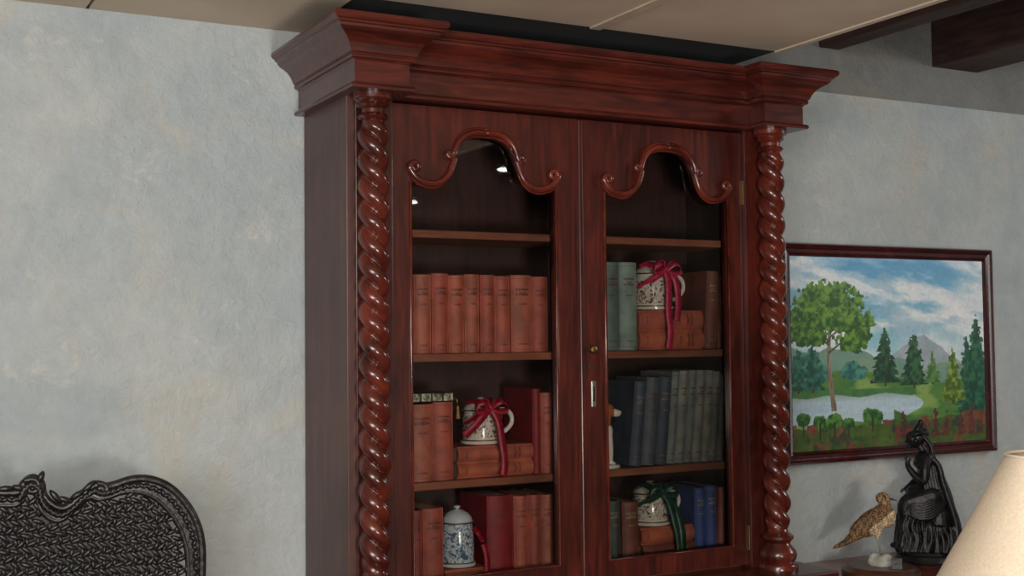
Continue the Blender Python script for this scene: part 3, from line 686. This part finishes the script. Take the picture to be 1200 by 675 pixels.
# ---------------------------------------------------------------- bronze seated figure
def statue(st):
    hx,hz=-.016,-.014
    def h(p): return (p[0]+hx,p[1],p[2]+hz)
    ells=[(h((-.010,-.002,.392)),(.021,.022,.028),(0,-.35,0)),(h((.004,.004,.399)),(.027,.027,.028),(0,0,0)),(h((.024,.008,.412)),(.016,.017,.016),(0,0,0)),
      (h((-.030,-.003,.386)),(.005,.0035,.007),(0,.5,0)),(h((-.022,-.003,.370)),(.008,.008,.007),(0,0,0)),(h((-.006,-.026,.390)),(.005,.003,.007),(0,0,0)),
      ((.010,0,.314),(.032,.048,.032),(0,.25,0)),((.014,0,.270),(.030,.040,.046),(0,.1,0)),((-.010,-.017,.302),(.015,.015,.015),(0,0,0)),((-.010,.017,.302),(.015,.015,.015),(0,0,0)),
      ((.022,0,.215),(.048,.056,.045),(0,0,0)),((-.010,-.012,.212),(.045,.040,.030),(0,0,0)),((.045,.004,.115),(.048,.056,.095),(0,0,0)),((.070,.006,.060),(.040,.054,.045),(0,0,0)),
      ((-.020,.000,.125),(.052,.055,.072),(0,.1,0)),((-.030,0,.060),(.056,.060,.045),(0,0,0)),((.01,0,.08),(.068,.064,.070),(0,0,0))]
    limbs=[[((.008,0,.335),.014),((-.006,0,.358),.0125),((-.010,0,.372),.012)],
       [((.020,-.030,.204),.036),((-.030,-.036,.192),.030),((-.058,-.036,.176),.025),((-.060,-.036,.120),.021),((-.058,-.036,.060),.018)],
       [((.020,.030,.204),.036),((-.026,.030,.186),.029),((-.044,.030,.164),.024),((-.060,.026,.100),.019),((-.072,.024,.055),.014)],
       [((.008,-.044,.324),.018),((-.002,-.060,.290),.0155),((-.006,-.062,.258),.0140),((-.026,-.054,.266),.0120),((-.046,-.044,.292),.0095),((-.050,-.036,.308),.0075)],
       [((.012,.044,.322),.018),((.004,.058,.262),.0145),((-.022,.046,.234),.0125),((-.046,.020,.222),.009)],
       [((-.060,-.040,.050),.012),((-.086,-.042,.043),.009)],[((-.066,.024,.050),.011),((-.092,.026,.043),.008)],
       [(h((.004,-.002,.424)),.012),(h((.012,0,.438)),.010),(h((.014,0,.448)),.008)]]
    for k in range(6):
        a=-1.25+k*.5;limbs.append([(h((-.020+.006*abs(a),.024*math.sin(a),.406)),.005),(h((.002,.028*math.sin(a),.420-.006*abs(a))),.0055),(h((.026,.016*math.sin(a),.414)),.006)])
    limbs.append([(h((.022,-.016,.400)),.009),((.024,-.020,.360),.008),((.030,-.024,.325),.008)])
    for i in range(9):
        y=-.048+i*.012;c=1-abs(i-4)/4
        limbs.append([((.022,y*.95,.338-.012*(1-c)),.008),((.042,y*1.05,.300),.009),((.052+.010*c,y*1.1,.250),.0095),((.070+.012*c,y*1.15,.190),.010),((.088+.006*(i%2),y*1.15,.120),.011),((.090+.008*(i%2),y*1.2,.048),.012)])
    for i in range(6): limbs.append([((-.006+.009*i,-.040-.002*(i%2),.328-.004*i),.0045),((-.004+.008*i,-.038,.285),.0045),((.000+.009*i,-.046,.232),.006)])
    for i in range(8):
        t=i/7;limbs.append([((.056,-.046,.235-.060*t),.0048),((.022,-.058,.206-.060*t),.0052),((-.016,-.062,.188-.050*t),.0052),((-.050,-.055,.190-.042*t),.0048),((-.072,-.034,.182-.036*t),.0040)])
    R8=np.random.RandomState(4)
    for i in range(10):
        y=-.058+i*.0105;j=R8.uniform(-.005,.005,4)
        limbs.append([((-.066+abs(y)*.25,y*.9,.170),.0045),((-.078+abs(y)*.2+j[0],y+j[1],.128),.0055),((-.076+j[2],y*1.05,.085),.0062),((-.082+j[3],y*1.1,.042),.008)])
    for i in range(13):
        x=-.070+i*.0125;j=R8.uniform(-.007,.007,4);z0=.150-.004*i+j[2]
        limbs.append([((x*.85+.004,-.056+.004*(i%2),z0),.0045),((x+j[0],-.062+j[1]*.4,.112),.0055),((x+.006+j[2],-.063,.076),.0062),((x+j[3],-.070,.040),.0078)])
    for k in range(4):
        limbs.append([((-.049,-.041+k*.0042,.308),.0036),((-.054,-.042+k*.0046,.319),.0032),((-.052,-.039+k*.0046,.328-.001*k),.0027)])
        limbs.append([((-.046,.012+k*.0045,.222),.0036),((-.058,.010+k*.005,.219),.0032),((-.064,.010+k*.005,.212),.0027)])
    limbs.append([((-.046,-.032,.309),.0036),((-.040,-.027,.320),.003)])
    organic('figure',ells,limbs,.0019,M_bronze,st,smooth=2,fine=4)
st=empty('bronze_statue',(3.09,-.18,ZT+E),-.66)
st.scale=(1.04,1.04,1.04)
lathe('plinth',[(.090,0),(.092,.006),(.087,.014),(.083,.022),(.087,.028),(.082,.036),(.02,.038)],M_bronze,st,40)
statue(st)

# ---------------------------------------------------------------- carved chair
ch=empty('carved_chair',(.27,-.30,0))
half=[(.0,1.292),(.045,1.290),(.058,1.308),(.074,1.318),(.090,1.306),(.094,1.284),(.110,1.262),(.135,1.250),(.160,1.262),(.180,1.280),(.205,1.296),(.222,1.290),(.245,1.293),(.280,1.302),(.318,1.300),(.358,1.282),(.392,1.248),(.418,1.205),(.432,1.155),(.434,1.09),(.428,.95),(.410,.80),(.395,.66)]
ol=[(x,z) for x,z in half];full=[(-x,z) for x,z in ol[::-1]]+ol[1:]
sm=[(p[0],0,p[1]) for p in catmull([(x,z,0) for x,z in full],5)]
tube('back_frame_outer',sm,.010,M_black,ch,8)
inner=[]
for (x,y,z) in sm: inner.append((x*(1-.030/.434),0,z-.026 if z>1.0 else z))
tube('back_frame_inner',inner,.007,M_black,ch,8)
v=[];f=[]
for i in range(len(sm)):
    v+=[(sm[i][0],-.006,sm[i][2]),(inner[i][0],-.006,inner[i][2]),(sm[i][0],.010,sm[i][2]),(inner[i][0],.010,inner[i][2])]
for i in range(len(sm)-1):
    a=4*i;f+=[(a,a+1,a+5,a+4),(a+2,a+3,a+7,a+6)]
mk('back_frame_band',v,f,M_black,ch)
def spir(c,r0,a0,turn,nn=26,k=.22): return [(c[0]+r0*(k**(i/nn))*math.cos(a0+turn*i/nn),-.008,c[1]+r0*(k**(i/nn))*math.sin(a0+turn*i/nn)) for i in range(nn+1)]
for s in (-1,1):
    pts=spir((.072,1.300),.020,2.6,-math.pi*3);tube('crest_scroll_%d'%(s+2),[(s*x,y,z) for x,y,z in pts],.007,M_black,ch,8)
    pts=spir((.214,1.284),.016,2.2,-math.pi*3);tube('crest_scroll_b%d'%(s+2),[(s*x,y,z) for x,y,z in pts],.006,M_black,ch,8)
A=Acc()
def leaf(x,y,z,rx,ry,rz,ang,tilt=0):
    A.put(*sph(8,6),Matrix.Translation((x,y,z))@Matrix.Rotation(ang,4,'Y')@Matrix.Rotation(tilt,4,'X')@Matrix.Diagonal((rx,ry,rz,1)))
for i in range(2,len(sm)-2):
    a=Vector(sm[i+1])-Vector(sm[i-1]);ang=-math.atan2(a.z,a.x)
    mid=(Vector(sm[i])+Vector(inner[i]))/2
    leaf(mid.x,-.012,mid.z,.010,.006,.005,ang+(.6 if i%2 else -.6))
for s in (-1,1):
    for (x,z,l,an) in ((.120,1.276,.020,.9),(.140,1.268,.018,.4),(.165,1.278,.018,-.5),(.188,1.294,.018,-.7),(.09,1.32,.014,-1.2),(.045,1.300,.014,.3),(.02,1.300,.016,0)):
        leaf(s*x,-.008,z,l,.007,.007,s*an)
inn=[(p[0],p[2]) for p in inner]
def top(x):
    best=None
    for (a,za),(b_,zb) in zip(inn[:-1],inn[1:]):
        if (a-x)*(b_-x)<=0 and a!=b_:
            zz=za+(zb-za)*(x-a)/(b_-a)
            if zz>1.0: best=zz if best is None else max(best,zz)
    return best
dx=.0225;dz=.0150;r_=0
z=.70
while z<1.30:
    x=-.42+(dx/2 if r_%2 else 0)
    while x<.42:
        t=top(x)
        lim=.40 if z>.95 else .40-(.95-z)*.1
        if abs(x)<lim-.004 and (t is None and z<1.05 or (t is not None and z<t-.006)):
            an=(.55 if r_%2 else -.55)+random.uniform(-.25,.25)
            leaf(x,random.uniform(-.003,.003),z,.0158,.0055,.0058,an,random.uniform(-.3,.3))
            if (r_%2==0): leaf(x+dx/2,-.001,z+.003,.0050,.005,.0100,random.uniform(-.4,.4))
        x+=dx
    z+=dz;r_+=1
me=A.mesh('carving');me.materials.append(M_black)
me.polygons.foreach_set('use_smooth',[True]*len(me.polygons));link(bpy.data.objects.new('pierced_carving',me),ch)
box('back_lower_rail',-.40,.40,-.014,.014,.63,.70,M_black,ch,.006)
box('seat_rail',-.40,.40,-.52,.02,.38,.44,M_black,ch,.01)
box('seat_cushion',-.37,.37,-.50,-.02,.44,.49,mat('seat_velvet',(90,30,34),rough=.9),ch,.02)
for i,(x,y) in enumerate(((-.37,-.49),(.37,-.49),(-.385,0),(.385,0))):
    lathe('leg_%d'%(i+1),[(.016,0),(.024,.02),(.018,.06),(.022,.14),(.034,.22),(.022,.27),(.032,.31),(.032,.39)],M_black,ch,20,(x,y,0))
for s in (-1,1): box('stile_%d'%(s+2),s*.392-.018,s*.392+.018,-.014,.014,.40,.70,M_black,ch,.006)

# ---------------------------------------------------------------- table lamp on a small table
lx,ly=1.725,-1.76
tb=empty('side_table',(lx,ly,0))
lathe('top',[(.24,.60),(.25,.61),(.245,.625),(.01,.625)],M_mah,tb,48)
lathe('pedestal',[(.03,.05),(.05,.10),(.028,.18),(.04,.35),(.025,.5),(.06,.60)],M_mah,tb,24)
for i in range(3):
    a=i*2.094;tube('leg_%d'%(i+1),[(.02*math.cos(a),.02*math.sin(a),.12),(.14*math.cos(a),.14*math.sin(a),.09),(.22*math.cos(a),.22*math.sin(a),.017)],.017,M_mah,tb,8)
lp=empty('table_lamp',(lx,ly,.6255))
lathe('lamp_base',[(.075,0),(.078,.012),(.05,.025),(.03,.05),(.055,.12),(.075,.20),(.06,.29),(.025,.36),(.014,.40),(.012,.56)],mat('lamp_ceramic',(180,176,160),rough=.2),lp,32)
sv=[];sf=[];seg=64
z1=.779;z0=.529
for (r,z) in ((.2175,z0),(.080,z1),(.078,z1),(.2155,z0)):
    for i in range(seg):
        a=2*math.pi*i/seg;sv.append((r*math.cos(a),r*math.sin(a),z))
for j in range(4):
    for i in range(seg):
        k=(i+1)%seg;j2=(j+1)%4;sf.append((j*seg+i,j*seg+k,j2*seg+k,j2*seg+i))
o=mk('lamp_shade',sv,sf,M_shade,lp,True);md=o.modifiers.new('e','EDGE_SPLIT');md.split_angle=.6
for r,z in ((.080,z1),(.2175,z0)): tube('shade_rim',[(r*math.cos(i*2*math.pi/48),r*math.sin(i*2*math.pi/48),z) for i in range(48)],.003,M_shade,lp,6,cyclic=True)
tube('shade_spider',[(-.079,0,z1-.01),(0,0,z1-.03),(.079,0,z1-.01)],.002,M_brass,lp,6)
tube('lamp_stem',[(0,0,.5),(0,0,z1-.03)],.005,M_brass,lp,6)

# ---------------------------------------------------------------- light fixtures and lights
def fixture(name,x,y,z,r,strength):
    m,nt,b=newmat(name+'_glow');b.inputs['Emission Color'].default_value=(1,.96,.9,1);b.inputs['Emission Strength'].default_value=strength
    e=empty(name,(x,y,z));lathe('diffuser',[(r,0),(r,.008),(r*.9,.012)],m,e,24);lathe('housing',[(r*1.1,.012),(r*1.05,.025),(.01,.026)],M_cdark,e,24)
    tube('hanging_rod',[(0,0,.02),(0,0,3.0-z)],.004,M_cdark,e,6)
fixture('ceiling_light',2.86,-4.06,2.41,.06,14)
fixture('ceiling_light.001',2.74,-2.62,2.41,.035,16)
def area(name,loc,target,size,power,col=(1,1,1),sy=None):
    l=bpy.data.lights.new(name,'AREA');l.energy=power;l.size=size;l.color=col
    if sy: l.shape='RECTANGLE';l.size_y=sy
    o=bpy.data.objects.new(name,l);o.location=loc;o.rotation_euler=(Vector(target)-Vector(loc)).to_track_quat('-Z','Y').to_euler();link(o);return o
area('ceiling_lamp_front',(-.3,-3.3,2.38),(1.0,-.4,1.2),1.2,60,(1,.96,.91))
area('ceiling_lamp_right',(5.0,-1.8,2.5),(3.0,-.1,1.4),.9,22,(1,.97,.93))
area('window_light',(-2.4,-4.8,1.7),(1.6,-.3,1.5),1.6,78,(.96,.98,1),1.6)
area('ceiling_fill',(.9,-3.9,1.1),(1.5,-2.4,3),.6,50,(1,.94,.86))  # added fill light aimed upward to brighten the ceiling, not a real lamp
w=bpy.data.worlds.new('w');scn.world=w;w.use_nodes=True;w.node_tree.nodes['Background'].inputs[0].default_value=(.8,.85,.9,1);w.node_tree.nodes['Background'].inputs[1].default_value=.3

# ---------------------------------------------------------------- camera
f_,yaw,p,r=1439.04,.4940,.0427,.0107
F=Vector((math.sin(yaw)*math.cos(p),math.cos(yaw)*math.cos(p),math.sin(p)))
R0=Vector((math.cos(yaw),-math.sin(yaw),0));U0=R0.cross(F)
R=math.cos(r)*R0-math.sin(r)*U0;Uv=math.sin(r)*R0+math.cos(r)*U0
cd=bpy.data.cameras.new('camera');cd.sensor_width=36;cd.lens=f_/1200*36;cd.clip_start=.05
co=bpy.data.objects.new('camera',cd);link(co)
Mx=Matrix((R,Uv,-F)).transposed().to_4x4();Mx.translation=Vector((0,-3.1016,1.6));co.matrix_world=Mx
scn.camera=co
